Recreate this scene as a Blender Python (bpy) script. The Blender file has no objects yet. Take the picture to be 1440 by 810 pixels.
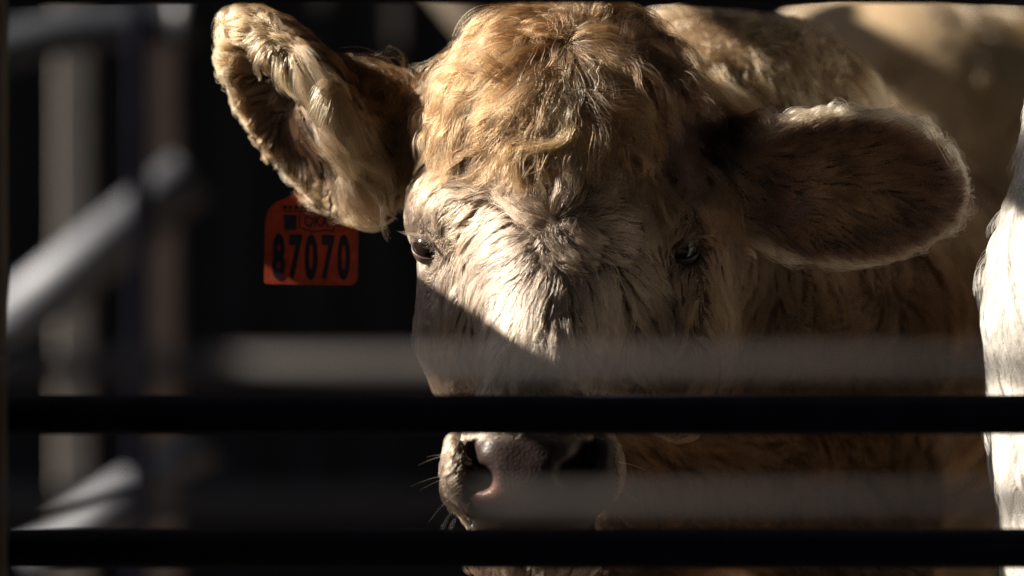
import bpy, bmesh, math, random
import numpy as np
from mathutils import Vector, Matrix, kdtree

random.seed(7)
rng = np.random.default_rng(7)
S = bpy.context.scene
COL = S.collection

# ------------------------------------------------------------------ camera, world, sun, exposure
K = 0.0006            # metres per unit ("unit" = 1/1440 of the frame width at the focused face)
CAM_D = 3.0           # camera to focused plane, metres
CAM_Z = 1.0
cam_d = bpy.data.cameras.new('camera')
cam = bpy.data.objects.new('camera', cam_d)
COL.objects.link(cam)
cam.location = (0, -CAM_D, CAM_Z)
cam.rotation_euler = (math.radians(90), 0, 0)
cam_d.sensor_width = 36
cam_d.lens = 36 * CAM_D / (1440 * K)
cam_d.clip_start = 0.05
cam_d.clip_end = 500
cam_d.dof.use_dof = True
cam_d.dof.focus_distance = CAM_D - 0.03
cam_d.dof.aperture_fstop = 2.5
S.camera = cam

SUN = Vector((1.0, 0.03, -0.57)).normalized()     # direction the light travels
elev = math.asin(-SUN.z)
azim = math.atan2(-SUN.x, -SUN.y)                 # compass angle of the sun from +Y towards +X
world = bpy.data.worlds.new('World')
S.world = world
world.use_nodes = True
wn = world.node_tree.nodes
wl = world.node_tree.links
sky = wn.new('ShaderNodeTexSky')
sky.sky_type = 'NISHITA'
sky.sun_disc = False
sky.sun_elevation = elev
sky.sun_rotation = azim
wl.new(sky.outputs[0], wn['Background'].inputs[0])
wn['Background'].inputs[1].default_value = 0.06

sun_d = bpy.data.lights.new('sun', 'SUN')
sun_d.energy = 5.0
sun_d.angle = math.radians(0.5)
sun_d.color = (1.0, 0.90, 0.76)
sun = bpy.data.objects.new('sun', sun_d)
COL.objects.link(sun)
sun.rotation_euler = SUN.to_track_quat('-Z', 'Y').to_euler()
sun.location = (-6, -1, 5)

S.view_settings.view_transform = 'Standard'
S.view_settings.look = 'None'
S.view_settings.exposure = 1.65
S.view_settings.gamma = 1.0
S.cycles.max_bounces = 8
S.cycles.transmission_bounces = 8
S.cycles.use_adaptive_sampling = False
S.cycles.sample_clamp_indirect = 3.0
S.cycles.use_denoising = True
S.cycles.denoising_prefilter = 'NONE'

# ------------------------------------------------------------------ helpers
def W(u, v, w=0.0):
    """world point seen at picture position (u, v), w units behind the focused plane"""
    s = (CAM_D + w * K) / CAM_D
    return np.array([(u - 720) * K * s, w * K, CAM_Z - (v - 405) * K * s])

def link(o, parent=None, **props):
    COL.objects.link(o)
    if parent is not None:
        o.parent = parent
    for k, v in props.items():
        o[k] = v
    return o

def mesh_obj(name, verts, faces, mat=None, parent=None, smooth=False, **props):
    me = bpy.data.meshes.new(name)
    me.from_pydata([tuple(map(float, p)) for p in verts], [], faces)
    if smooth:
        me.polygons.foreach_set('use_smooth', [True] * len(me.polygons))
    if mat:
        me.materials.append(mat)
    me.update()
    return link(bpy.data.objects.new(name, me), parent, **props)

def bm_obj(name, bm, mat=None, parent=None, smooth=False, **props):
    me = bpy.data.meshes.new(name)
    bm.normal_update()
    bm.to_mesh(me)
    bm.free()
    if smooth:
        me.polygons.foreach_set('use_smooth', [True] * len(me.polygons))
    if mat:
        me.materials.append(mat)
    return link(bpy.data.objects.new(name, me), parent, **props)

def empty(name, loc, label, category, group=None):
    o = bpy.data.objects.new(name, None)
    o.location = loc
    link(o, None, label=label, category=category)
    if group:
        o['group'] = group
    return o

def tube_bm(bm, pts, r, seg=20, caps=True):
    pts = [Vector(p) for p in pts]
    rings = []
    rs = r if isinstance(r, (list, tuple)) else [r] * len(pts)
    prev = None
    for i, p in enumerate(pts):
        t = (pts[min(i + 1, len(pts) - 1)] - pts[max(i - 1, 0)]).normalized()
        a = prev if prev is not None else (Vector((0, 0, 1)) if abs(t.z) < 0.9 else Vector((0, 1, 0)))
        n = (a - t * a.dot(t)).normalized()
        prev = n
        b = t.cross(n)
        rings.append([bm.verts.new(p + (n * math.cos(2 * math.pi * k / seg) + b * math.sin(2 * math.pi * k / seg)) * rs[i]) for k in range(seg)])
    for i in range(len(rings) - 1):
        for k in range(seg):
            bm.faces.new((rings[i][k], rings[i][(k + 1) % seg], rings[i + 1][(k + 1) % seg], rings[i + 1][k]))
    if caps:
        bm.faces.new(rings[0][::-1])
        bm.faces.new(rings[-1])
    return bm

def box_bm(bm, c, size, bevel=0.0):
    g = bmesh.ops.create_cube(bm, size=1.0)
    bmesh.ops.scale(bm, vec=size, verts=g['verts'])
    bmesh.ops.translate(bm, vec=c, verts=g['verts'])
    if bevel:
        es = list({e for v in g['verts'] for e in v.link_edges})
        bmesh.ops.bevel(bm, geom=es, offset=bevel, segments=2, affect='EDGES', profile=0.5)
    return bm

def curve_pts(ps, n=24):
    """Catmull-Rom through ps"""
    ps = np.array(ps, float)
    P = np.vstack([2 * ps[0] - ps[1], ps, 2 * ps[-1] - ps[-2]])
    out = []
    m = len(ps) - 1
    for x in np.linspace(0, m - 1e-6, n):
        i = int(x); t = x - i
        a, b, c, d = P[i:i + 4]
        out.append(0.5 * (2 * b + (c - a) * t + (2 * a - 5 * b + 4 * c - d) * t * t + (3 * b - a - 3 * c + d) * t ** 3))
    return np.array(out)

# ------------------------------------------------------------------ materials
def new_mat(name):
    m = bpy.data.materials.new(name)
    m.use_nodes = True
    nt = m.node_tree
    return m, nt, nt.nodes['Principled BSDF']

def worn_mat(name, c1, c2, rough=0.5, metal=0.0, scale=30.0, bump=0.15, stretch=(1, 1, 1)):
    m, nt, p = new_mat(name)
    tc = nt.nodes.new('ShaderNodeTexCoord')
    mp = nt.nodes.new('ShaderNodeMapping')
    mp.inputs['Scale'].default_value = stretch
    nz = nt.nodes.new('ShaderNodeTexNoise')
    nz.inputs['Scale'].default_value = scale
    nz.inputs['Detail'].default_value = 8
    nz.inputs['Roughness'].default_value = 0.65
    rp = nt.nodes.new('ShaderNodeValToRGB')
    rp.color_ramp.elements[0].position = 0.35
    rp.color_ramp.elements[0].color = (*c1, 1)
    rp.color_ramp.elements[1].position = 0.68
    rp.color_ramp.elements[1].color = (*c2, 1)
    bp = nt.nodes.new('ShaderNodeBump')
    bp.inputs['Strength'].default_value = bump
    bp.inputs['Distance'].default_value = 0.002
    nt.links.new(tc.outputs['Object'], mp.inputs[0])
    nt.links.new(mp.outputs[0], nz.inputs['Vector'])
    nt.links.new(nz.outputs[0], rp.inputs[0])
    nt.links.new(rp.outputs[0], p.inputs['Base Color'])
    nt.links.new(nz.outputs[0], bp.inputs['Height'])
    nt.links.new(bp.outputs[0], p.inputs['Normal'])
    p.inputs['Roughness'].default_value = rough
    p.inputs['Metallic'].default_value = metal
    return m

M_BLACK = worn_mat('black_painted_steel', (0.004, 0.004, 0.010), (0.009, 0.009, 0.018), 0.85)
M_BLACK.node_tree.nodes['Principled BSDF'].inputs['Specular IOR Level'].default_value = 0.08
M_RAIL = worn_mat('dark_weathered_steel', (0.022, 0.018, 0.018), (0.044, 0.035, 0.034), 0.6)
M_RUST = worn_mat('rusty_dark_steel', (0.012, 0.009, 0.008), (0.03, 0.018, 0.012), 0.7)
M_GALV = worn_mat('galvanised_steel', (0.09, 0.097, 0.115), (0.145, 0.152, 0.175), 0.6, 0.2, 60)
M_PALE = worn_mat('pale_weathered_wood', (0.16, 0.14, 0.125), (0.23, 0.205, 0.185), 0.85, 0, 25, 0.3, (6, 6, 1))
M_PINK = worn_mat('reddish_weathered_wood', (0.095, 0.064, 0.05), (0.135, 0.095, 0.077), 0.85, 0, 25, 0.3, (6, 6, 1))
M_BRACE = worn_mat('brown_timber', (0.045, 0.031, 0.021), (0.075, 0.055, 0.037), 0.85, 0, 25, 0.3)
M_TOP = worn_mat('dull_steel', (0.018, 0.021, 0.030), (0.032, 0.036, 0.048), 0.5, 0.2, 60)
M_DIRT = worn_mat('dirt', (0.045, 0.032, 0.022), (0.09, 0.065, 0.045), 0.95, 0, 6, 0.6)
M_SHED = worn_mat('dark_sheet_steel', (0.010, 0.008, 0.008), (0.02, 0.016, 0.015), 0.8, 0, 4)
M_ROOF = worn_mat('roof_sheet_steel', (0.02, 0.018, 0.017), (0.035, 0.03, 0.028), 0.7, 0, 4)

def skin_mat(name):
    m, nt, p = new_mat(name)
    at = nt.nodes.new('ShaderNodeAttribute'); at.attribute_name = 'skin_colour'
    wet = nt.nodes.new('ShaderNodeAttribute'); wet.attribute_name = 'bare'
    vo = nt.nodes.new('ShaderNodeTexVoronoi'); vo.inputs['Scale'].default_value = 420
    vo.feature = 'SMOOTH_F1'
    nz = nt.nodes.new('ShaderNodeTexNoise'); nz.inputs['Scale'].default_value = 90; nz.inputs['Detail'].default_value = 6
    tc = nt.nodes.new('ShaderNodeTexCoord')
    for n in (vo, nz):
        nt.links.new(tc.outputs['Object'], n.inputs['Vector'])
    mul = nt.nodes.new('ShaderNodeMath'); mul.operation = 'MULTIPLY'
    nt.links.new(vo.outputs['Distance'], mul.inputs[0]); nt.links.new(wet.outputs['Fac'], mul.inputs[1])
    bp = nt.nodes.new('ShaderNodeBump'); bp.inputs['Strength'].default_value = 0.4; bp.inputs['Distance'].default_value = 0.0008; p.inputs['Specular IOR Level'].default_value = 0.3
    bp.invert = True
    nt.links.new(mul.outputs[0], bp.inputs['Height'])
    mx = nt.nodes.new('ShaderNodeMix'); mx.data_type = 'RGBA'; mx.blend_type = 'MULTIPLY'; mx.inputs[0].default_value = 0.6
    rp = nt.nodes.new('ShaderNodeValToRGB')
    rp.color_ramp.elements[0].position = 0.3; rp.color_ramp.elements[0].color = (0.55, 0.5, 0.5, 1)
    rp.color_ramp.elements[1].position = 0.7; rp.color_ramp.elements[1].color = (1, 1, 1, 1)
    nt.links.new(nz.outputs[0], rp.inputs[0])
    nt.links.new(at.outputs['Color'], mx.inputs[6]); nt.links.new(rp.outputs[0], mx.inputs[7])
    nt.links.new(mx.outputs[2], p.inputs['Base Color'])
    nt.links.new(bp.outputs[0], p.inputs['Normal'])
    mr = nt.nodes.new('ShaderNodeMapRange')
    mr.inputs['To Min'].default_value = 0.85; mr.inputs['To Max'].default_value = 0.42
    nt.links.new(wet.outputs['Fac'], mr.inputs['Value']); nt.links.new(mr.outputs[0], p.inputs['Roughness'])
    return m
M_SKIN = skin_mat('calf_skin')

def hair_mat(name, rough=0.38, radial=0.55, root=0.55, coat=0.0):
    m = bpy.data.materials.new(name); m.use_nodes = True
    nt = m.node_tree; nt.nodes.clear()
    out = nt.nodes.new('ShaderNodeOutputMaterial')
    h = nt.nodes.new('ShaderNodeBsdfHairPrincipled')
    h.model = 'CHIANG'; h.parametrization = 'COLOR'
    h.inputs['Roughness'].default_value = rough
    h.inputs['Radial Roughness'].default_value = radial
    h.inputs['Coat'].default_value = coat
    h.inputs['Random Roughness'].default_value = 0.25
    at = nt.nodes.new('ShaderNodeAttribute'); at.attribute_name = 'tint'
    hi = nt.nodes.new('ShaderNodeHairInfo')
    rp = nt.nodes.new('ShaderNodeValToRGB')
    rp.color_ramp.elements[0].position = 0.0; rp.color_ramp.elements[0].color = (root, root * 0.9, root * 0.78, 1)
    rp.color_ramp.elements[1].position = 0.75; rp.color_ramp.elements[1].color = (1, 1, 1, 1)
    mx = nt.nodes.new('ShaderNodeMix'); mx.data_type = 'RGBA'; mx.blend_type = 'MULTIPLY'; mx.inputs[0].default_value = 1.0
    nt.links.new(hi.outputs['Intercept'], rp.inputs[0])
    nt.links.new(at.outputs['Color'], mx.inputs[6]); nt.links.new(rp.outputs[0], mx.inputs[7])
    nt.links.new(mx.outputs[2], h.inputs['Color'])
    nt.links.new(h.outputs[0], out.inputs[0])
    return m
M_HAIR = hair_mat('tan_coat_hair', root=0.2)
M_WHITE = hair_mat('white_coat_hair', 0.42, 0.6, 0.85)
M_LASH = hair_mat('lash_hair', 0.3, 0.4, 0.9)

# ------------------------------------------------------------------ distance fields
def to_units(p):                                    # world -> (right, down, away) units
    return np.stack([p[:, 0] / K + 720, 405 - (p[:, 2] - CAM_Z) / K, p[:, 1] / K], 1)

def U(u, v, w):                                     # picture position and depth -> unit space (undo perspective)
    s = (CAM_D + w * K) / CAM_D
    return np.array([720 + (u - 720) * s, 405 + (v - 405) * s, w], np.float32)

def smin(a, b, k):
    h = np.clip(0.5 + 0.5 * (b - a) / k, 0, 1)
    return b + (a - b) * h - k * h * (1 - h)

def smax(a, b, k):
    return -smin(-a, -b, k)

def frame(a, o):
    a = np.array(a, float); a /= np.linalg.norm(a)
    o = np.array(o, float); o -= a * (a @ o); o /= np.linalg.norm(o)
    return np.stack([a, o, np.cross(a, o)])         # rows

def ell(p, c, r, R=None):
    q = p - np.asarray(c, np.float32)
    if R is not None:
        q = q @ np.asarray(R, np.float32).T
    r = np.asarray(r, np.float32)
    k0 = np.sqrt(((q / r) ** 2).sum(1)) + 1e-6
    k1 = np.sqrt(((q / (r * r)) ** 2).sum(1)) + 1e-9
    return k0 * (k0 - 1) / k1

def cap(p, a, b, ra, rb, flat=1.0):
    a = np.asarray(a, np.float32); b = np.asarray(b, np.float32)
    ba = b - a
    h = np.clip(((p - a) @ ba) / (ba @ ba), 0, 1)
    q = p - a - h[:, None] * ba
    return np.sqrt((q * q).sum(1)) - (ra + (rb - ra) * h)

class Field:
    """signed distance sampled on a grid with uneven spacing"""
    def __init__(self, f, xs, ys, zs):
        self.ax = [np.asarray(a, np.float32) for a in (xs, ys, zs)]
        nx, ny, nz = map(len, self.ax)
        d = np.empty((nx, ny, nz), np.float32)
        yy, zz = np.meshgrid(self.ax[1], self.ax[2], indexing='ij')
        step = max(1, int(400000 / (ny * nz)))
        for i in range(0, nx, step):
            xx = self.ax[0][i:i + step]
            P = np.empty((len(xx), ny, nz, 3), np.float32)
            P[..., 0] = xx[:, None, None]; P[..., 1] = yy; P[..., 2] = zz
            d[i:i + step] = f(P.reshape(-1, 3)).reshape(len(xx), ny, nz)
        self.d = d
        g = np.gradient(d, *self.ax)
        self.g = g
        self.f = f
    def coords(self, p):
        ix, fx = [], []
        for a in range(3):
            t = np.interp(p[:, a], self.ax[a], np.arange(len(self.ax[a])))
            i = np.clip(t.astype(np.int32), 0, len(self.ax[a]) - 2)
            ix.append(i); fx.append((t - i).astype(np.float32))
        return ix, fx
    def sample(self, p, grad=True):
        (i, j, k), (a, b, c) = self.coords(p)
        arrs = [self.d] + (list(self.g) if grad else [])
        out = []
        for A in arrs:
            r = 0
            for dx in (0, 1):
                for dy in (0, 1):
                    for dz in (0, 1):
                        wgt = (a if dx else 1 - a) * (b if dy else 1 - b) * (c if dz else 1 - c)
                        r = r + A[i + dx, j + dy, k + dz] * wgt
            out.append(r)
        if not grad:
            return out[0]
        n = np.stack(out[1:], 1)
        n /= np.linalg.norm(n, axis=1, keepdims=True) + 1e-9
        return out[0], n
    def surface(self):
        """naive surface nets -> verts (unit space), quads"""
        d = self.d
        ins = d < 0
        nx, ny, nz = d.shape
        cnt = np.zeros((nx - 1, ny - 1, nz - 1), np.int8)
        sl = lambda A, o: A[o[0]:nx - 1 + o[0], o[1]:ny - 1 + o[1], o[2]:nz - 1 + o[2]]
        cor = [(x, y, z) for x in (0, 1) for y in (0, 1) for z in (0, 1)]
        for o in cor:
            cnt += sl(ins, o)
        act = (cnt > 0) & (cnt < 8)
        idx = np.argwhere(act)
        vid = -np.ones(act.shape, np.int64)
        vid[act] = np.arange(len(idx))
        acc = np.zeros((len(idx), 3)); num = np.zeros(len(idx))
        for e0 in cor:
            for ax in range(3):
                if e0[ax]:
                    continue
                e1 = list(e0); e1[ax] = 1
                d0 = d[idx[:, 0] + e0[0], idx[:, 1] + e0[1], idx[:, 2] + e0[2]]
                d1 = d[idx[:, 0] + e1[0], idx[:, 1] + e1[1], idx[:, 2] + e1[2]]
                c = (d0 < 0) != (d1 < 0)
                t = np.where(c, d0 / np.where(c, d0 - d1, 1), 0)
                p = np.tile(np.array(e0, float), (len(idx), 1)); p[:, ax] = t
                acc[c] += p[c]; num[c] += 1
        loc = idx + acc / num[:, None]
        V = np.stack([np.interp(loc[:, a], np.arange(len(self.ax[a])), self.ax[a]) for a in range(3)], 1).astype(np.float32)
        F = []
        for ax in range(3):
            o = [0, 0, 0]; o[ax] = 1
            sh = [nx, ny, nz]
            A = ins[:nx - o[0], :ny - o[1], :nz - o[2]]
            B = ins[o[0]:, o[1]:, o[2]:]
            cr = np.argwhere(A != B)
            b1, b2 = [a for a in range(3) if a != ax]
            ok = (cr[:, b1] > 0) & (cr[:, b2] > 0) & (cr[:, b1] < sh[b1] - 1) & (cr[:, b2] < sh[b2] - 1)
            cr = cr[ok]
            q = []
            for (s1, s2) in ((0, 0), (-1, 0), (-1, -1), (0, -1)):
                c = cr.copy(); c[:, b1] += s1; c[:, b2] += s2
                q.append(vid[c[:, 0], c[:, 1], c[:, 2]])
            q = np.stack(q, 1)
            flip = A[cr[:, 0], cr[:, 1], cr[:, 2]]
            if ax == 1:
                flip = ~flip
            q[flip] = q[flip][:, ::-1]
            F.append(q[(q >= 0).all(1)])
        F = np.vstack(F)
        for _ in range(2):                          # pull the vertices onto the surface
            dd, n = self.sample(V)
            V -= n * dd[:, None] * 0.7
        return V, F

def units_to_world(V):
    return np.stack([(V[:, 0] - 720) * K, V[:, 2] * K, CAM_Z - (V[:, 1] - 405) * K], 1)

def skin_mesh(name, V, F, colours, bare, mat):
    me = bpy.data.meshes.new(name)
    P = units_to_world(V).astype(np.float32)
    me.vertices.add(len(P)); me.vertices.foreach_set('co', P.ravel())
    me.loops.add(F.size); me.loops.foreach_set('vertex_index', F.ravel().astype(np.int32))
    me.polygons.add(len(F))
    me.polygons.foreach_set('loop_start', np.arange(0, F.size, 4, dtype=np.int32))
    me.polygons.foreach_set('use_smooth', np.ones(len(F), bool))
    me.update(calc_edges=True)
    a = me.attributes.new('skin_colour', 'FLOAT_COLOR', 'POINT')
    a.data.foreach_set('color', np.c_[colours, np.ones(len(V))].astype(np.float32).ravel())
    b = me.attributes.new('bare', 'FLOAT', 'POINT')
    b.data.foreach_set('value', bare.astype(np.float32))
    me.materials.append(mat)
    return bpy.data.objects.new(name, me)

# ------------------------------------------------------------------ hair
def scatter(V, F, n, dens):
    """n random root points on the mesh, density given per vertex"""
    T = np.vstack([F[:, [0, 1, 2]], F[:, [0, 2, 3]]])
    a, b, c = V[T[:, 0]], V[T[:, 1]], V[T[:, 2]]
    area = np.linalg.norm(np.cross(b - a, c - a), axis=1) * dens[T].mean(1)
    cs = np.cumsum(area)
    t = np.searchsorted(cs, rng.random(n) * cs[-1])
    r1 = np.sqrt(rng.random(n)); r2 = rng.random(n)
    return (a[t] * (1 - r1)[:, None] + b[t] * (r1 * (1 - r2))[:, None] + c[t] * (r1 * r2)[:, None]).astype(np.float32)

def nearest(roots, gidx):
    kd = kdtree.KDTree(len(gidx))
    for i, g in enumerate(gidx):
        kd.insert(roots[g].tolist(), i)
    kd.balance()
    return np.array([kd.find(r)[1] for r in roots.tolist()])

def grow(field, roots, T, length, lift, npts=7, height=None, wave=0.0, sag=0.0, jitter=0.12, clump=((30, 0.6), (300, 0.3)), freq=1.3, lockvar=0.3):
    """strands from the roots along T, gathered into locks; returns points and each strand's lock shade"""
    n = len(roots)
    d, N = field.sample(roots)
    lists = []
    shade = np.ones(n)
    hm = np.ones(n)
    length = length.copy(); lift = np.array(lift, np.float32) * np.ones(n, np.float32)
    T = np.array(T, np.float32)
    for lv, (per, amt) in enumerate(clump):
        gi = rng.choice(n, max(2, n // per), replace=False)
        near = nearest(roots, gi)
        lists.append((gi, near, amt))
        T = T + rng.normal(0, 1, (len(gi), 3))[near] * lockvar * (0.7 if lv == 0 else 1.0)
        lm = np.exp(rng.normal(0, 0.45, len(gi)))[near]
        lift = lift * lm
        hm = hm * np.clip(lm, 0.4, 2.2)
        length = length * (0.75 + 0.5 * rng.random(len(gi)))[near]
        shade = shade * (0.78 + 0.40 * rng.random(len(gi)))[near]
    T = T + rng.normal(0, jitter, (n, 3)).astype(np.float32)
    T = T - N * (T * N).sum(1, keepdims=True)
    T /= np.linalg.norm(T, axis=1, keepdims=True) + 1e-6
    T = T.astype(np.float32)
    step = (length / (npts - 1))[:, None].astype(np.float32)
    pts = np.empty((n, npts, 3), np.float32)
    p = roots - N * 2.0
    pts[:, 0] = p
    lf = lift[:, None].astype(np.float32)
    dr = T + N * lf
    dr /= np.linalg.norm(dr, axis=1, keepdims=True)
    hmax = (height if height is not None else length * 0.25) * hm
    g = np.array([0, 1, 0], np.float32)
    for k in range(1, npts):
        p = p + dr * step
        dd, NN = field.sample(p)
        mn = np.minimum(3.0, hmax * 0.3) + rng.random(n) * 1.0
        push = np.where(dd < mn, mn - dd, 0) - np.where(dd > hmax, (dd - hmax) * 0.5, 0)
        p = p + NN * push[:, None]
        pts[:, k] = p
        Tt = T - NN * (T * NN).sum(1, keepdims=True)
        Tt /= np.linalg.norm(Tt, axis=1, keepdims=True) + 1e-6
        t = k / (npts - 1)
        dr = Tt + NN * lf * (0.6 * (1 - t) ** 1.5 - 0.25 * t) + g * sag * t
        dr /= np.linalg.norm(dr, axis=1, keepdims=True)
        p = p.astype(np.float32); dr = dr.astype(np.float32)
    t = np.linspace(0, 1, npts, dtype=np.float32)
    if wave > 0:
        gi, near, _ = lists[0]
        ph = rng.random(len(gi))[near] * 6.28 + rng.normal(0, 0.35, n)
        am = (rng.random(len(gi)) * 1.2 + 0.2)[near] * wave
        fr = (rng.random(len(gi)) * 0.8 + 0.6)[near] * freq
        B = np.cross(N, T)
        s = np.sin(ph[:, None] + 6.28 * fr[:, None] * t[None]) - np.sin(ph)[:, None]
        pts += (B[:, None, :] * (s * am[:, None] * t[None] * length[:, None])[..., None]).astype(np.float32)
    for gi, near, amt in lists[::-1]:
        G = pts[gi]
        a = amt * (0.6 + 0.6 * rng.random(len(gi)))[near] * (0.8 + 0.3 * rng.random(n))
        wgt = np.clip(a, 0, 0.96)[:, None] * (t[None] ** 0.8)
        pts = pts + (G[near] - pts) * wgt[..., None].astype(np.float32)
    return pts, shade[:, None]

def hair_obj(name, P, tint, r0, mat, parent, tip=0.25, **props):
    """P n x k x 3 in unit space"""
    n, k, _ = P.shape
    c = bpy.data.hair_curves.new(name)
    c.add_curves([k] * n)
    c.attributes['position'].data.foreach_set('vector', units_to_world(P.reshape(-1, 3)).astype(np.float32).ravel())
    t = np.linspace(0, 1, k)
    prof = np.clip(1.0 - t ** 1.6 * (1 - tip), 0, 1)
    r = (np.asarray(r0, float).reshape(-1, 1) if np.ndim(r0) else np.full((n, 1), r0)) * prof[None]
    a = c.attributes.new('radius', 'FLOAT', 'POINT')
    a.data.foreach_set('value', r.astype(np.float32).ravel())
    b = c.attributes.new('tint', 'FLOAT_COLOR', 'CURVE')
    b.data.foreach_set('color', np.c_[tint, np.ones(n)].astype(np.float32).ravel())
    c.materials.append(mat)
    o = bpy.data.objects.new(name, c)
    return link(o, parent, kind='stuff', **props)

# ------------------------------------------------------------------ the tan calf
EAR_L = dict(c=U(432, 160, 135), R=frame((-0.58, -0.79, -0.10), (-0.82, 0.30, -0.49)), r=(180, 68, 114))
EAR_R = dict(c=U(1180, 262, 40), R=frame((1.0, 0.03, 0.10), (0.05, 0.30, -0.95)), r=(178, 36, 108))

def ear_sdf(p, E, shift, rc):
    a = ell(p, E['c'], E['r'], E['R'])
    hole = ell(p, E['c'] + E['R'][1] * shift - E['R'][0] * 8, rc, E['R'])
    return smax(a, -hole, 14)

def head_sdf(p):
    d = ell(p, U(792, 205, 90), (196, 172, 175))
    d = smin(d, ell(p, U(795, 90, 110), (120, 75, 110)), 60)
    d = smin(d, ell(p, U(622, 302, 48), (48, 44, 66)), 75)
    d = smin(d, ell(p, U(958, 305, 35), (50, 44, 70)), 45)
    d = smin(d, ell(p, U(780, 380, 40), (168, 200, 130)), 60)
    d = smin(d, cap(p, U(782, 330, -20), U(752, 590, -115), 80, 80), 60)
    d = smin(d, ell(p, U(650, 450, 90), (60, 130, 120)), 50)
    d = smin(d, ell(p, U(950, 470, 110), (84, 150, 150)), 60)
    d = smin(d, ell(p, U(748, 672, -125), (118, 80, 95)), 50)
    d = smin(d, ell(p, U(752, 770, -70), (92, 62, 90)), 40)
    # nostril wings
    d = smin(d, ell(p, U(650, 655, -150), (26, 46, 40)), 18)
    d = smin(d, ell(p, U(845, 655, -140), (28, 46, 40)), 18)
    d = smin(d, ell(p, U(705, 640, -195), (24, 30, 14)), 22)
    # nostril openings
    d = smax(d, -ell(p, U(659, 637, -205), (11, 30, 60), frame((1, -0.2, 0), (0.2, 1, 0))), 8)
    d = smax(d, -ell(p, U(675, 672, -210), (20, 19, 55), frame((1, 0.5, 0), (-0.5, 1, 0))), 10)
    d = smax(d, -ell(p, U(828, 640, -195), (12, 28, 55), frame((1, 0.3, 0), (-0.3, 1, 0))), 16)
    d = smax(d, -ell(p, U(806, 664, -205), (22, 15, 50), frame((1, -0.4, 0), (0.4, 1, 0))), 16)
    # eye sockets
    d = smax(d, -ell(p, EYE_L, (28, 28, 28)), 6)
    d = smax(d, -ell(p, EYE_R, (28, 28, 28)), 6)
    # ears
    e = smin(ear_sdf(p, EAR_L, 62, (164, 68, 90)), cap(p, U(625, 205, 150), U(482, 150, 165), 76, 68), 40)
    d = smin(d, e, 24)
    e = smin(ear_sdf(p, EAR_R, 32, (162, 38, 92)), cap(p, U(985, 235, 110), U(1090, 250, 75), 74, 62), 30)
    d = smin(d, e, 24)
    return d

def body_sdf(p):
    d = cap(p, U(830, 300, 200), U(985, 400, 620), 205, 330)
    d = smin(d, cap(p, U(1000, 440, 700), U(1190, 472, 1900), 385, 400), 160)
    d = smin(d, ell(p, U(1000, 130, 620), (240, 120, 260)), 120)
    for (x, y) in ((-190, 620), (190, 640), (-180, 1950), (180, 1950)):
        cx = 1060 + (y - 620) * 0.10 + x
        a = np.array([cx, 760, y]); b = np.array([cx, 1350, y + 30]); c = np.array([cx, 1990, y])
        d = smin(d, cap(p, a, b, 150, 78), 80)
        d = smin(d, cap(p, b, c, 70, 50), 30)
        d = smin(d, ell(p, np.array([cx, 2035, y - 20]), (62, 40, 78)), 20)
    return d

EYE_L = EYE_R = np.array([0, 0, 0], np.float32)
_e1, _e2 = EYE_L, EYE_R
def calf_sdf(p):
    return smin(head_sdf(p), body_sdf(p), 70)

def front_depth(f, u, v):
    """depth of the first surface met along the sight line at picture position (u, v)"""
    w = np.linspace(-420, 500, 1200)
    P = np.array([U(u, v, a) for a in w], np.float32)
    dd = f(P)
    i = int(np.argmax(dd < 0))
    return w[i]

EYE_L = np.array([0, 0, -4000], np.float32); EYE_R = EYE_L
wl_ = front_depth(head_sdf, 604, 346); wr_ = front_depth(head_sdf, 960, 349)
EYE_L, EYE_R = U(605, 347, wl_ + 21), U(957, 350, wr_ + 19)
print('eye depths', wl_, wr_)

def axis(segs):
    out = []
    for a, b, h in segs:
        out.append(np.arange(a, b, h))
    return np.concatenate(out)
fld = Field(calf_sdf,
            axis([(180, 1460, 7), (1460, 1720, 24)]),
            axis([(-110, 880, 7), (880, 2110, 26)]),
            axis([(-340, 330, 7), (330, 2500, 26)]))
V, F = fld.surface()
print('calf mesh', len(V), len(F))

def to_pic(V):
    s = CAM_D / (CAM_D + V[:, 2] * K)
    return 720 + (V[:, 0] - 720) * s, 405 + (V[:, 1] - 405) * s

def ss(a, b, x):
    t = np.clip((x - a) / (b - a), 0, 1)
    return t * t * (3 - 2 * t)

def regions(V):
    """ear weights, bare muzzle weight, body weight"""
    u, v = to_pic(V)
    qL = (V - EAR_L['c']) @ EAR_L['R'].T
    qR = (V - EAR_R['c']) @ EAR_R['R'].T
    eL = (np.abs(qL / np.array([215, 90, 140])).max(1) < 1) & (u < 565)
    eR = (np.abs(qR / np.array([215, 90, 140])).max(1) < 1) & (u > 1040)
    body = ss(200, 330, V[:, 2]) * (~eL) * (~eR)
    bare = ss(606, 630, v + 0.0 * u) * (1 - ss(735, 770, v)) * ss(650, 668, u) * (1 - ss(850, 872, u)) * (V[:, 2] < -60)
    nost = np.exp(-(((u - 672) / 24) ** 2 + ((v - 660) / 42) ** 2) * 1.2) * (V[:, 2] < -80)
    return u, v, qL, qR, eL, eR, body, np.clip(bare + nost * 0.9, 0, 1)

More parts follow.
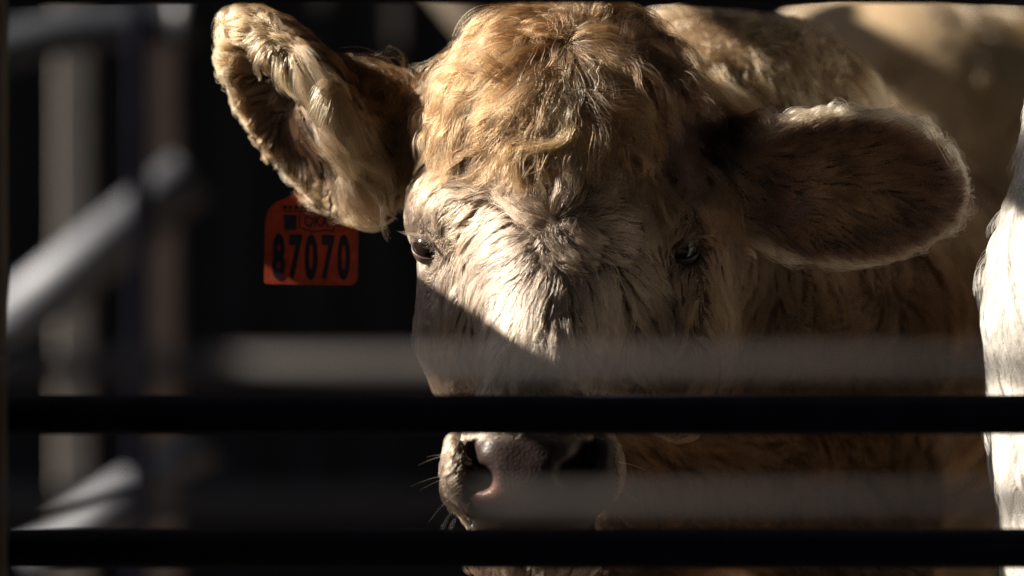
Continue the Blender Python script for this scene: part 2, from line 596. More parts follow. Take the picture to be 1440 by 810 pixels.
def coat_colour(V):
    u, v, qL, qR, eL, eR, body, bare = regions(V)
    n = len(V)
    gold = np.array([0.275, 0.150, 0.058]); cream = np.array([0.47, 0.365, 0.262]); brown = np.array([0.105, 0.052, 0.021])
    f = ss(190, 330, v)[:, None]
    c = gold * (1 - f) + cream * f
    side = ss(780, 940, u)[:, None] * (1 - f) + ss(830, 970, u)[:, None] * f * 0.9  # right half of the head browned to stand for its shaded side
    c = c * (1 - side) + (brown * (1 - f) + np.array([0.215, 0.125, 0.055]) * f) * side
    # pale ring round the left eye, tan brow over it
    a = np.exp(-(((u - 590) / 34) ** 2 + ((v - 355) / 40) ** 2))[:, None]
    c = c * (1 - a) + np.array([0.80, 0.68, 0.52]) * a
    a = np.exp(-(((u - 640) / 26) ** 2 + ((v - 325) / 45) ** 2))[:, None] * 0.8
    c = c * (1 - a) + np.array([0.36, 0.215, 0.09]) * a
    # dark tear stains
    for (x0, y0, x1, y1, wd, am) in ((632, 372, 626, 392, 9, 0.85), (930, 370, 955, 440, 8, 0.9), (955, 440, 962, 500, 7, 0.7)):
        t = np.clip(((u - x0) * (x1 - x0) + (v - y0) * (y1 - y0)) / ((x1 - x0) ** 2 + (y1 - y0) ** 2), 0, 1)
        dd = np.hypot(u - x0 - t * (x1 - x0), v - y0 - t * (y1 - y0))
        a = (np.exp(-(dd / wd) ** 2) * am * (V[:, 2] < 200))[:, None]
        c = c * (1 - a) + np.array([0.05, 0.026, 0.016]) * a
    a = np.exp(-(((u - 960) / 44) ** 2 + ((v - 350) / 26) ** 2))[:, None] * (V[:, 2] < 200)[:, None] * 0.75
    c = c * (1 - a) + np.array([0.22, 0.12, 0.075]) * a
    # body: top paled to stand for sunlight on the back, brown below
    b = body[:, None]
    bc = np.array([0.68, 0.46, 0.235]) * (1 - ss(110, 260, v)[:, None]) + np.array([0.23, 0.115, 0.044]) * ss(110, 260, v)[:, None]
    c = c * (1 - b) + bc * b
    # ears: pale rim and lining, centre and back browned further as painted shade
    for q, e, r in ((qL, eL, EAR_L['r']), (qR, eR, EAR_R['r'])):
        rad = np.sqrt((q[:, 0] / r[0]) ** 2 + (q[:, 2] / r[2]) ** 2)
        rim = ss(0.72, 1.0, rad)[:, None]
        inner = ss(-10, 20, q[:, 1])[:, None]
        if e is eL:
            ec = np.array([0.13, 0.068, 0.030]) * (1 - inner) + (np.array([0.17, 0.095, 0.042]) * (1 - ss(0.5, 0.85, rad)[:, None]) + np.array([0.50, 0.345, 0.175]) * ss(0.5, 0.85, rad)[:, None]) * inner
            ec = ec * (1 - rim) + np.array([0.56, 0.40, 0.21]) * rim * ss(-40, 10, q[:, 1])[:, None] + np.array([0.16, 0.085, 0.04]) * rim * (1 - ss(-40, 10, q[:, 1])[:, None])
        else:
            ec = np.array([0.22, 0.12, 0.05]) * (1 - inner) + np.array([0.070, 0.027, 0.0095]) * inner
            rim2 = ss(0.82, 1.0, rad)[:, None] * ss(-0.95, -0.5, q[:, 0] / r[0])[:, None]  # cream fringe, brightened in colour for a sun spot and rim glow
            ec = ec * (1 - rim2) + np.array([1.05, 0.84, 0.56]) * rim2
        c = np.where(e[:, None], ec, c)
    return np.clip(c * np.array([0.645, 0.60, 0.605]), 0.01, 0.95)

u_, v_, _, _, eL_, eR_, body_, bare_ = regions(V)
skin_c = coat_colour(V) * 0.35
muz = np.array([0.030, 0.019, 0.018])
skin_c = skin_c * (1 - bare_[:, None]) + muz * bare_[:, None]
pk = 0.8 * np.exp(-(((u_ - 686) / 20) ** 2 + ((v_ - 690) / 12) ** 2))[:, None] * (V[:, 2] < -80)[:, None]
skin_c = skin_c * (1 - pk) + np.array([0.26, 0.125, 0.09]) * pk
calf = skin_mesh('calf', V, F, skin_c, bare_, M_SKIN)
link(calf, None, label='shaggy tan calf with long forehead hair looking between the dark rails', category='calf', group='calves in the pen')

# ---- coat flow, written as picture directions
GUIDES = np.array([
    # u, v, du, dv, length, lift
    (800, -10, 0.1, -1, 55, .8), (760, 20, -.8, -.2, 75, .6), (700, 40, -.8, .3, 85, .45), (640, 90, -.75, .65, 90, .4), (600, 140, -.5, .85, 85, .4),
    (572, 200, -.25, .95, 80, .4), (740, 70, -.9, .35, 100, .45), (680, 110, -.8, .6, 100, .45), (720, 130, -.6, .8, 95, .45), (660, 170, -.65, .75, 85, .4),
    (610, 220, -.45, .85, 65, .35), (800, 110, -.02, 1, 110, .5), (775, 140, -.2, .95, 95, .5), (740, 180, -.5, .85, 80, .45), (700, 205, -.75, .6, 75, .4),
    (845, 130, .3, .95, 95, .5), (885, 150, .5, .85, 95, .45), (830, 180, .15, 1, 85, .5), (860, 60, .95, .25, 105, .45), (905, 90, .8, .55, 105, .4),
    (950, 130, .62, .8, 100, .4), (990, 190, .38, .93, 95, .35), (850, 15, .7, -.3, 70, .6), (920, 190, .65, .75, 85, .4), (960, 220, .65, .75, 75, .35),
    (1005, 260, .2, 1, 65, .35), (778, 270, .0, -1, 48, .45), (740, 275, -.75, -.6, 55, .4), (700, 262, -.95, .0, 58, .4), (660, 258, -.8, .45, 58, .4),
    (620, 265, -.45, .88, 55, .35), (822, 275, .65, -.7, 52, .4), (862, 262, .98, -.1, 58, .4), (910, 258, .9, .45, 55, .35), (950, 275, .5, .85, 50, .35),
    (740, 312, -1, -.1, 48, .4), (702, 312, -.97, .2, 48, .4), (668, 325, -.75, .65, 42, .35), (600, 300, .25, .95, 34, .3), (632, 325, .5, .86, 36, .25),
    (575, 340, -.6, .8, 38, .5), (590, 375, -.3, .95, 30, .35),
    (820, 312, 1, -.05, 46, .4), (860, 312, .95, .2, 46, .4), (892, 330, .6, .8, 42, .3), (925, 315, -.25, .97, 36, .3), (950, 308, -.35, .93, 32, .3), (985, 315, .2, .97, 32, .3),
    (778, 350, 0, 1, 48, .5), (742, 358, -.35, .93, 50, .45), (702, 368, -.5, .86, 48, .4), (820, 358, .3, .95, 46, .45), (862, 370, .42, .9, 44, .35), (905, 400, .35, .93, 40, .3),
    (660, 400, -.2, .98, 40, .35), (690, 430, -.3, .95, 40, .35), (740, 450, -.08, 1, 46, .4), (625, 440, -.1, 1, 44, .35), (598, 500, -.05, 1, 44, .35), (820, 450, .2, .98, 42, .35),
    (900, 480, .25, .97, 38, .3), (980, 400, .1, 1, 34, .25), (1025, 470, .12, 1, 40, .35), (750, 540, 0, 1, 40, .3), (650, 560, -.1, 1, 36, .3), (850, 560, .1, 1, 34, .3),
    (628, 640, -.5, .86, 20, .5), (636, 720, -.4, .9, 36, .6), (645, 295, -.25, .95, 42, .35), (655, 690, -.2, .98, 14, .9), (880, 640, .5, .86, 18, .5), (880, 720, .4, .9, 24, .5), (750, 620, 0, 1, 10, .3), (750, 790, 0, 1, 26, .5),
], np.float32)

def flow(u, v):
    w = np.zeros((len(u), len(GUIDES)), np.float32)
    for i, g in enumerate(GUIDES):
        w[:, i] = 1.0 / (((u - g[0]) ** 2 + (v - g[1]) ** 2) / 900 + 0.12) ** 2.0
    w /= w.sum(1, keepdims=True)
    r = w @ GUIDES[:, 2:]
    return r

def nrm(a):
    return a / (np.linalg.norm(a, axis=1, keepdims=True) + 1e-6)

eyemask = np.clip(1 - np.exp(-((np.linalg.norm(V - EYE_L, axis=1) / 28) ** 4)) - np.exp(-((np.linalg.norm(V - EYE_R, axis=1) / 31) ** 4)), 0, 1)
headmask = (~eL_) & (~eR_) & (V[:, 2] < 330)
dens = headmask * eyemask * (1 - np.clip(bare_ * 1.6, 0, 1)) * np.where(V[:, 2] > 150, 0.45, 1.0) * np.where((v_ > 600) & (u_ < 670), 1.8, 1.0)
# keep the inside of the neck join and hidden back sparse
N_HEAD = 130000
R = scatter(V, F, N_HEAD, dens)
uu, vv, *_ = regions(R)
fl = flow(uu, vv)
T = nrm(np.c_[fl[:, 0], fl[:, 1], 0.15 * np.ones(len(R))])
de = np.minimum(np.linalg.norm(R - EYE_L, axis=1), np.linalg.norm(R - EYE_R, axis=1))
L = fl[:, 2] * 1.15 * (0.65 + 0.6 * rng.random(len(R))) * (0.35 + 0.65 * ss(25, 75, de))
P = grow(fld, R, T.astype(np.float32), L.astype(np.float32), fl[:, 3] * (0.6 + 0.8 * rng.random(len(R))), npts=8,
         height=L * 0.34 + 4, wave=0.09, jitter=0.14, clump=((26, 0.60), (380, 0.42)), lockvar=0.20 + 0.28 * (1 - ss(180, 330, vv))[:, None])
P, sh = P
tint = coat_colour(R) * sh ** (1 + 1.0 * (1 - ss(190, 300, vv)))[:, None] * (0.72 + 0.42 * rng.random((len(R), 1))) * (1 - 0.40 * (1 - ss(170, 260, vv)))[:, None]  # crown undercoat tinted darker to stand for shade between the locks
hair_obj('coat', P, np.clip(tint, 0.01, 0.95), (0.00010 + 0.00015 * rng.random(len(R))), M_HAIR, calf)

# ---- ear hair
def ear_hair(name, E, mask, n, flowfun, lenfun, liftfun, hfac=lambda q: 0.45, clump=((30, 0.7), (220, 0.4)), lockvar=0.13):
    dn = mask * 1.0
    R = scatter(V, F, n, dn)
    q = (R - E['c']) @ E['R'].T
    T = nrm(flowfun(q)) @ E['R']
    L = lenfun(q) * (0.35 + 0.95 * rng.random(n))
    P = grow(fld, R, T.astype(np.float32), L.astype(np.float32), liftfun(q) * (0.6 + 0.8 * rng.random(n)), npts=7,
             height=L * hfac(q) + 3, wave=0.025, jitter=0.14, clump=clump, sag=0.15, lockvar=lockvar)
    P, sh = P
    tint = coat_colour(R) * sh ** 2.0 * (0.72 + 0.42 * rng.random((n, 1)))
    return hair_obj(name, P, np.clip(tint, 0.01, 0.95), 0.00012 + 0.00016 * rng.random(n), M_HAIR, calf)

def ear_flow_L(q):
    r = EAR_L['r']
    inner = ss(-8, 22, q[:, 1])[:, None]
    P = q @ EAR_L['R'] + EAR_L['c']
    u, v = to_pic(P)
    ul = np.interp(v, [15, 120, 200, 300], [300, 318, 350, 420]); ur = np.interp(v, [15, 100, 200, 320], [400, 440, 455, 530])
    t = np.clip((u - ul) / (ur - ul), 0, 1)
    a = np.interp(t, [0, 0.45, 1], [2.55, 1.75, 1.05])          # picture angle of the lie of the hair
    tip = (1 - ss(35, 95, v))
    du = np.cos(a) * (1 - tip) - 0.55 * tip; dv = np.sin(a) * (1 - tip) - 0.2 * tip
    inn = np.c_[du, dv, -0.25 + 0 * du]
    back = np.stack([0.75 + 0 * q[:, 0], 0.1 + 0 * q[:, 0], 0.5 * q[:, 2] / r[2]], 1) @ EAR_L['R']
    return (inn * inner + back * (1 - inner)) @ EAR_L['R'].T
def rad_of(q, r):
    return np.sqrt((q[:, 0] / r[0]) ** 2 + (q[:, 2] / r[2]) ** 2)
ear_hair('ear_hair', EAR_L, eL_, 26000, ear_flow_L,
         lambda q: 34 + 14 * ss(-10, 20, q[:, 1]) + 8 * ss(0.7, 1.0, rad_of(q, EAR_L['r'])),
         lambda q: 0.30 + 0.6 * ss(0.75, 1.0, rad_of(q, EAR_L['r'])), hfac=lambda q: 0.28 + 0.4 * ss(0.75, 1.0, rad_of(q, EAR_L['r'])),
         clump=((26, 0.75), (200, 0.4)), lockvar=0.15)

def ear_flow_R(q):
    r = EAR_R['r']
    return np.stack([0.9 + 0.0 * q[:, 0], 0.3 * ss(-5, 20, q[:, 1]), 0.9 * q[:, 2] / r[2]], 1)
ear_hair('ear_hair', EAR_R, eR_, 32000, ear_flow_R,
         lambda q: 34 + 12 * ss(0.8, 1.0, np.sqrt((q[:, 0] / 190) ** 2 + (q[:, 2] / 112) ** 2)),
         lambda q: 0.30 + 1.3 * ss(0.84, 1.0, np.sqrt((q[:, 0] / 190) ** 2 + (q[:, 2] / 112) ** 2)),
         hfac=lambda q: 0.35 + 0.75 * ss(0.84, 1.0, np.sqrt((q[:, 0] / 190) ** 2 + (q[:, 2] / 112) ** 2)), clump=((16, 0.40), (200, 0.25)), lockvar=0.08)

# ---- body coat (neck, shoulder, back)
dens = np.where((V[:, 2] >= 250) & (~eL_) & (~eR_) & (V[:, 1] < 1100), 1.0, 0.0) * np.where(V[:, 2] > 1300, 0.3, 1.0)
nb = 85000
R = scatter(V, F, nb, dens)
T = np.c_[0.35 + 0 * R[:, 0], 0.75 + 0 * R[:, 0], 0.35 + 0 * R[:, 0]]
T[:, 0] += 0.3 * np.sin(R[:, 1] / 60 + R[:, 2] / 90)
L = 55 * (0.6 + 0.7 * rng.random(nb))
P = grow(fld, R, T.astype(np.float32), L.astype(np.float32), 0.4 * np.ones(nb), npts=6, wave=0.06, jitter=0.25, clump=((30, 0.5), (300, 0.25)), lockvar=0.2)
P, sh = P
tint = coat_colour(R) * sh * (0.7 + 0.45 * rng.random((nb, 1)))
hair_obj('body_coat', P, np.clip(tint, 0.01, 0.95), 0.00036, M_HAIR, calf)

# ---- forelock: tufts drawn as bundles
def bundle(path, n, rad, col, spread=0.35, wob=5.5):
    """path of (u, v, height above the surface)"""
    c = []
    for (u, v, h) in path:
        w = front_depth(calf_sdf, u, v)
        q = U(u, v, w)[None].astype(np.float32)
        c.append((q + fld.sample(q)[1] * h)[0])
    c = curve_pts(c, 12).astype(np.float32)
    k = len(c)
    t = np.linspace(0, 1, k)
    off = rng.normal(0, 1, (n, 1, 3)) * rad
    prof = (1.0 - 0.75 * np.abs(t - spread) ** 1.0)[None, :, None]
    wobv = rng.normal(0, 1, (n, 3))[:, None, :] * np.sin(rng.random((n, 1)) * 6.28 + t[None] * 5.0)[..., None] * wob * t[None, :, None]
    P = c[None] + off * prof + wobv
    # uneven ends
    e = 0.78 + 0.3 * rng.random(n)
    ti = np.clip(t[None] * e[:, None], 0, 1) * (k - 1)
    i = np.minimum(ti.astype(int), k - 2); f = (ti - i)[..., None]
    P = np.take_along_axis(P, i[..., None].repeat(3, 2), 1) * (1 - f) + np.take_along_axis(P, (i + 1)[..., None].repeat(3, 2), 1) * f
    tint = np.array(col) * (0.55 + 0.7 * rng.random((n, 1)))
    return P.astype(np.float32), tint
GOLD = np.array([0.24, 0.14, 0.06])
paths = [
    ([(764, 160, 6), (786, 168, 14), (798, 186, 18), (788, 203, 18), (760, 210, 16), (728, 217, 13), (700, 227, 8)], 210, 5.5, GOLD * 1.15),
    ([(756, 158, 6), (782, 163, 14), (803, 183, 19), (793, 200, 19), (764, 206, 16), (736, 212, 13), (712, 222, 8)], 130, 4.5, GOLD * 1.35),
]
Ps, Ts = [], []
for p, n, r, c in paths:
    a, b = bundle(p, n, r, c)
    Ps.append(a); Ts.append(b)
hair_obj('curl', np.vstack(Ps), np.clip(np.vstack(Ts), 0.01, 0.95), 0.00014, M_HAIR, calf)

# longer tousled locks over the forehead, lying on top of the coat
def top_mask(u, v):
    return np.clip(1.35 - ((u - 795) / 215) ** 2 - ((v - 125) / 120) ** 2, 0, 1)
R = scatter(V, F, 26000, headmask * (V[:, 2] < 260) * top_mask(u_, v_))
uu, vv, *_ = regions(R)
fl = flow(uu, vv)
T = nrm(np.c_[fl[:, 0], fl[:, 1], 0.1 * np.ones(len(R))])
L = fl[:, 2] * 1.0 * (0.55 + 0.6 * rng.random(len(R)))
P, sh = grow(fld, R, T, L.astype(np.float32), 0.75 * (0.6 + 0.8 * rng.random(len(R))), npts=10, height=0.22 * L + 10,
             wave=0.10, jitter=0.30, clump=((16, 0.80), (150, 0.50)), lockvar=0.30, freq=1.5)
pale = np.exp(-(((uu - 808) / 38) ** 2 + ((vv - 120) / 45) ** 2))[:, None]  # pale tint painted in for sunlight on the centre tufts
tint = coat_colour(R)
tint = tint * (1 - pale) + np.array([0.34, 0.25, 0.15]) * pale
tint = 1.25 * tint * sh ** 2.4 * (0.75 + 0.5 * rng.random((len(R), 1)))
hair_obj('forelock', P, np.clip(tint, 0.01, 0.95), 0.00013 + 0.00016 * rng.random(len(R)) ** 2, M_HAIR, calf)

# ---- long tufts on the near rim of the ear that carries the tag
qL_ = (V - EAR_L['c']) @ EAR_L['R'].T
radL = np.sqrt((qL_[:, 0] / 190) ** 2 + (qL_[:, 2] / 118) ** 2)
side_near = (V[:, 2] < EAR_L['c'][2] - 5)
m = eL_ * side_near * np.exp(-((radL - 0.86) / 0.14) ** 2) * (qL_[:, 1] > -5) * (u_ < 505) * (u_ > 408 + 0.16 * (v_ - 70)) * (v_ > 60)
R = scatter(V, F, 7000, m)
n = len(R)
uu, vv, *_ = regions(R)
T = nrm(np.c_[0.50 + 0.25 * ss(120, 260, vv), 0.80 + 0 * uu, -0.15 + 0 * uu])
L = 96 * (0.5 + 0.6 * rng.random(n))
P, sh = grow(fld, R, T, L.astype(np.float32), 0.5 * (0.5 + rng.random(n)), npts=9, height=L * 0.22 + 6, wave=0.03, jitter=0.14, clump=((40, 0.8), (300, 0.3)), sag=0.3, lockvar=0.14)
tint = np.array([0.33, 0.22, 0.13]) * sh ** 2.0 * (0.75 + 0.5 * rng.random((n, 1)))
hair_obj('ear_tuft', P, np.clip(tint, 0.01, 0.95), 0.00010 + 0.0001 * rng.random(n), M_HAIR, calf)

# stray hairs standing out of the coat
R = scatter(V, F, 1500, headmask * eyemask * (v_ < 330) * (V[:, 2] < 230) * 1.0)
uu, vv, *_ = regions(R)
fl = flow(uu, vv)
T = nrm(np.c_[fl[:, 0], fl[:, 1], 0.1 * np.ones(len(R))])
L = (fl[:, 2] * 0.6 * (0.6 + 0.6 * rng.random(len(R)))).astype(np.float32)
P = grow(fld, R, T.astype(np.float32), L, 0.9 + 0.6 * rng.random(len(R)), npts=9, height=L * 0.6 + 8, wave=0.05, jitter=0.5, clump=((6, 0.2),))[0]
hair_obj('stray_hair', P, np.clip(coat_colour(R) * 1.2, 0, 0.95), 0.00013, M_HAIR, calf)

# ---- eyes
def eye_mat(name):
    m, nt, p = new_mat(name)
    tc = nt.nodes.new('ShaderNodeTexCoord')
    nz = nt.nodes.new('ShaderNodeTexNoise'); nz.inputs['Scale'].default_value = 60
    rp = nt.nodes.new('ShaderNodeValToRGB')
    rp.color_ramp.elements[0].color = (0.004, 0.003, 0.003, 1); rp.color_ramp.elements[1].color = (0.02, 0.012, 0.008, 1)
    nt.links.new(tc.outputs['Object'], nz.inputs['Vector']); nt.links.new(nz.outputs[0], rp.inputs[0]); nt.links.new(rp.outputs[0], p.inputs['Base Color'])
    p.inputs['Roughness'].default_value = 0.12
    p.inputs['Coat Weight'].default_value = 0.0
    return m
M_EYE = eye_mat('dark_wet_eye')
M_LID = worn_mat('eyelid_skin', (0.018, 0.009, 0.008), (0.05, 0.024, 0.02), 0.45, 0, 300, 0.3)
M_LIDP = worn_mat('pink_eyelid_skin', (0.07, 0.04, 0.032), (0.12, 0.07, 0.055), 0.4, 0, 300, 0.3)

def to_w(q):
    return units_to_world(np.asarray(q, np.float32).reshape(-1, 3))

def make_eye(c, out, roll, lid_mat, upper, lower):
    """c centre; out outward direction (unit space); roll tilts the slit"""
    r = 24.0
    o = np.array(out, float); o /= np.linalg.norm(o)
    up = np.array([math.sin(roll), -math.cos(roll), 0.0]); up -= o * (o @ up); up /= np.linalg.norm(up)
    sd = np.cross(up, o)
    bm = bmesh.new()
    bmesh.ops.create_uvsphere(bm, u_segments=32, v_segments=20, radius=r * K)
    bmesh.ops.translate(bm, vec=Vector(to_w(c)[0]), verts=bm.verts)
    eye = bm_obj('eye', bm, M_EYE, calf, True)
    for (lo, hi, nm) in ((upper, 90, 'upper'), (-90, lower, 'lower')):
        vs, fs = [], []
        na, ne = 28, 8
        for layer, rr in ((0, r * 1.02), (1, r * 1.11)):
            for i in range(na + 1):
                th = math.radians(-88 + 176 * i / na)
                open_ = max(0.0, math.cos(th * 1.05)) ** 0.8
                for j in range(ne + 1):
                    if nm == 'upper':
                        e0, e1 = lo * open_, 80
                    else:
                        e0, e1 = -80, hi * open_
                    el = math.radians(e0 + (e1 - e0) * j / ne)
                    d = o * (math.cos(th) * math.cos(el)) + sd * (math.sin(th) * math.cos(el)) + up * math.sin(el)
                    vs.append(c + d * rr)
        W1 = (na + 1) * (ne + 1)
        for layer in (0, 1):
            for i in range(na):
                for j in range(ne):
                    a = layer * W1 + i * (ne + 1) + j
                    q = (a, a + 1, a + ne + 2, a + ne + 1)
                    fs.append(q if layer else q[::-1])
        jj = 0 if nm == 'upper' else ne
        for i in range(na):
            a = i * (ne + 1) + jj
            fs.append((a, a + ne + 1, W1 + a + ne + 1, W1 + a))
        mesh_obj('eyelid', to_w(np.array(vs)), fs, lid_mat, calf, True)
    # lashes
    nl = 70
    Pl = np.empty((nl, 6, 3), np.float32)
    for i in range(nl):
        th = math.radians(-70 + 140 * rng.random())
        open_ = max(0.0, math.cos(th * 1.05)) ** 0.8
        el = math.radians(upper * open_ + 6 + 8 * rng.random())
        d = o * (math.cos(th) * math.cos(el)) + sd * (math.sin(th) * math.cos(el)) + up * math.sin(el)
        p0 = c + d * r * 1.12
        Lh = 20 + 12 * rng.random()
        for k in range(6):
            t = k / 5
            Pl[i, k] = p0 + (o * 0.75 + d * 0.3 + sd * 0.4 * math.sin(th)) * Lh * t + np.array([0, 1, 0]) * (Lh * (0.55 * t - 0.35 * t * t)) + rng.normal(0, 0.4, 3)
    return eye, Pl
e1, P1 = make_eye(EYE_L, (-0.62, 0.1, -0.78), 0.6, M_LIDP, 32, -24)
e2, P2 = make_eye(EYE_R, (0.60, 0.05, -0.80), -0.45, M_LID, 30, -26)
hair_obj('eyelashes', P1, np.array([0.75, 0.66, 0.52]) * (0.4 + 0.6 * rng.random((len(P1), 1))), 0.00013, M_LASH, calf)
hair_obj('eyelashes', P2, np.array([0.80, 0.72, 0.6]) * (0.4 + 0.6 * rng.random((len(P2), 1))), 0.00013, M_LASH, calf)

# ---- whiskers
wp = []
for (u, v, du, dv, ln) in ((630, 640, -1, .15, 45), (628, 668, -1, .12, 55), (629, 672, -1, .25, 42), (632, 640, -.8, -.1, 36), (634, 700, -.7, .6, 45), (640, 715, -.6, .8, 50),
                           (646, 690, -.8, .5, 40), (870, 650, 1, .1, 40), (872, 690, .9, .4, 40), (866, 720, .8, .6, 36), (700, 655, -.9, -.05, 16), (640, 730, -.5, .9, 44)):
    w = front_depth(calf_sdf, u if u < 750 else u - 14, v)
    p0 = U(u, v, w)
    d = np.array([du, dv, -0.5]); d /= np.linalg.norm(d)
    t = np.linspace(0, 1, 8)[:, None]
    wp.append(p0 + d * t * ln + np.array([0, 1, 0]) * t * t * ln * 0.15)
hair_obj('whiskers', np.array(wp, np.float32), np.full((len(wp), 3), 0.8), 0.00022, M_LASH, calf)

# ------------------------------------------------------------------ ear tag
M_TAG = worn_mat('orange_red_plastic', (0.16, 0.021, 0.009), (0.31, 0.046, 0.016), 0.5, 0, 55, 0.2)
M_TAG.node_tree.nodes['Principled BSDF'].inputs['Specular IOR Level'].default_value = 0.15
M_INK = worn_mat('black_print', (0.008, 0.009, 0.014), (0.022, 0.022, 0.03), 0.5, 0, 200, 0.05)
M_INK.node_tree.nodes['Principled BSDF'].inputs['Specular IOR Level'].default_value = 0.08
TW = front_depth(calf_sdf, 430, 235) + 4.0
print('tag depth', TW)
tag_c = W(438, 340, TW)
TS = K * (CAM_D + TW * K) / CAM_D
tag = empty('ear_tag', tag_c, 'orange red plastic tag printed 87070 hanging from the ear of the tan calf', 'ear tag')
tag.rotation_euler = (math.radians(-3), math.radians(0.6), math.radians(-3))
out = [(-66, 58), (-66, -30), (-62, -45), (-52, -55), (-22, -68), (-14, -74), (-9, -86), (9, -86), (14, -74), (24, -68), (52, -50), (62, -38), (66, -24), (66, 52), (63, 58), (56, 61), (-58, 61), (-63, 60)]
def tag_plate():
    bm = bmesh.new()
    lo = [bm.verts.new((x * TS, -0.0009, -y * TS)) for x, y in out]
    f = bm.faces.new(lo)
    g = bmesh.ops.extrude_face_region(bm, geom=[f])
    bmesh.ops.translate(bm, vec=(0, 0.0018, 0), verts=[e for e in g['geom'] if isinstance(e, bmesh.types.BMVert)])
    bmesh.ops.recalc_face_normals(bm, faces=bm.faces)
    bmesh.ops.bevel(bm, geom=list(bm.edges), offset=0.0005, segments=2, affect='EDGES')
    return bm_obj('plate', bm, M_TAG, tag, False)
tag_plate()
def print_text(body, x, y, size, sx, name, bold=0.0):
    cu = bpy.data.curves.new(name, 'FONT')
    cu.body = body; cu.size = size * TS; cu.align_x = 'CENTER'; cu.align_y = 'CENTER'
    cu.extrude = 0.00015; cu.offset = bold * TS
    cu.materials.append(M_INK)
    tmp = bpy.data.objects.new(name, cu)
    COL.objects.link(tmp)
    me = bpy.data.meshes.new_from_object(tmp.evaluated_get(bpy.context.evaluated_depsgraph_get()))
    bpy.data.objects.remove(tmp)
    o = bpy.data.objects.new(name, me)
    o.location = (x * TS, -0.00112, -y * TS); o.rotation_euler = (math.radians(90), 0, 0); o.scale = (sx, 1, 1)
    return link(o, tag)
for i, ch in enumerate('87070'):
    print_text(ch, -46 + 23 * i, 25, 82, 0.42, 'printed_digit', 3.6)
def ink_poly(name, pts):
    bm = bmesh.new()
    bm.faces.new([bm.verts.new((x * TS, -0.00118, -(y - 20) * TS)) for x, y in pts])
    bmesh.ops.recalc_face_normals(bm, faces=bm.faces)
    return bm_obj(name, bm, M_INK, tag)
ink_poly('printed_emblem', [(-40, -18), (-21, -18), (-21, 3), (-38, 4)])
def ink_line(name, pts, wd):
    bm = bmesh.new()
    n = len(pts)
    vs = []
    for i, (x, y) in enumerate(pts):
        a = pts[max(0, i - 1)]; b = pts[min(n - 1, i + 1)]
        dx, dy = b[0] - a[0], b[1] - a[1]; l = math.hypot(dx, dy)
        nx, ny = -dy / l * wd / 2, dx / l * wd / 2
        vs.append((bm.verts.new(((x + nx) * TS, -0.00118, -(y + ny - 20) * TS)), bm.verts.new(((x - nx) * TS, -0.00118, -(y - ny - 20) * TS))))
    for i in range(n - 1):
        bm.faces.new((vs[i][0], vs[i + 1][0], vs[i + 1][1], vs[i][1]))
    bmesh.ops.recalc_face_normals(bm, faces=bm.faces)
    return bm_obj(name, bm, M_INK, tag)
ink_line('printed_outline', [(-17, -20), (-17, 0), (-8, 3), (2, 6), (10, 5), (20, 3), (31, 6)], 2.4)
ink_line('printed_outline', [(32, 6), (32, -18)], 2.0)
ink_line('printed_outline', [(-40, -23), (33, -22)], 2.0)
print_text('OKA', 7, -28, 22, 0.75, 'printed_word', 0.6)
for i in range(9):
    ink_poly('printed_mark', [(-41 + 8 * i, -31), (-35.5 + 8 * i, -31), (-35.5 + 8 * i, -25.5), (-41 + 8 * i, -25.5)])
# neck of the tag and the stem through the ear
bm = bmesh.new()
yb = (front_depth(calf_sdf, 416, 190) - TW) * K - 0.008
tube_bm(bm, [(0, 0.001, 84 * TS), (-0.002, yb * 0.35, 108 * TS), (-0.007, yb * 0.8, 132 * TS), (-0.0125, yb, 150 * TS)], [0.0024, 0.0013, 0.0010, 0.0010], 12)
bm_obj('stem', bm, M_TAG, tag, True)
bm = bmesh.new()
tube_bm(bm, [(-0.0125, yb + 0.001, 150 * TS), (-0.0128, yb - 0.002, 151 * TS)], [0.0040, 0.0034], 20)
bm_obj('button', bm, M_TAG, tag, True)

# ------------------------------------------------------------------ the other calves
def plain_calf_sdf(p):
    """a standing calf: length along x (rump at -700, chest at +700), y down (back at 0), z across; 1 unit = K"""
    d = cap(p, (-520, 320, 0), (420, 340, 0), 300, 345)
    d = smin(d, ell(p, (-560, 310, 0), (270, 320, 290)), 120)
    d = smin(d, ell(p, (470, 330, 0), (250, 350, 320)), 120)
    d = smin(d, cap(p, (560, 230, 0), (980, 60, 0), 250, 165), 140)
    d = smin(d, ell(p, (1060, 10, 0), (180, 150, 150)), 80)
    d = smin(d, cap(p, (1120, 60, 0), (1330, 250, 0), 120, 90), 60)
    d = smin(d, ell(p, (1000, -60, 230), (60, 60, 130)), 40)
    d = smin(d, ell(p, (1000, -60, -230), (60, 60, 130)), 40)
    for sx, sz in ((-560, 190), (-560, -190), (470, 180), (470, -180)):
        back = sx < 0
        k = (sx - 30 if back else sx, 1050, sz)
        h = (sx - 110 if back else sx + 10, 1330, sz)
        f = (sx - 70 if back else sx, 1900, sz)
        d = smin(d, cap(p, (sx, 520, sz * (0.8 if back else 1.0)), k, 225 if back else 180, 140 if back else 115), 90)
        d = smin(d, cap(p, k, h, 130 if back else 112, 72), 50)
        d = smin(d, cap(p, h, f, 66, 50), 30)
        d = smin(d, ell(p, (f[0] + 15, 1945, sz), (78, 48, 62)), 20)
    d = smin(d, cap(p, (-800, 120, 0), (-850, 900, 0), 40, 24), 30)
    d = smin(d, ell(p, (-852, 1010, 0), (40, 130, 40)), 30)
    return d
pf = Field(plain_calf_sdf, np.arange(-960, 1500, 20.0), np.arange(-260, 2040, 20.0), np.arange(-480, 490, 20.0))
PV, PF = pf.surface()
print('plain calf', len(PV))

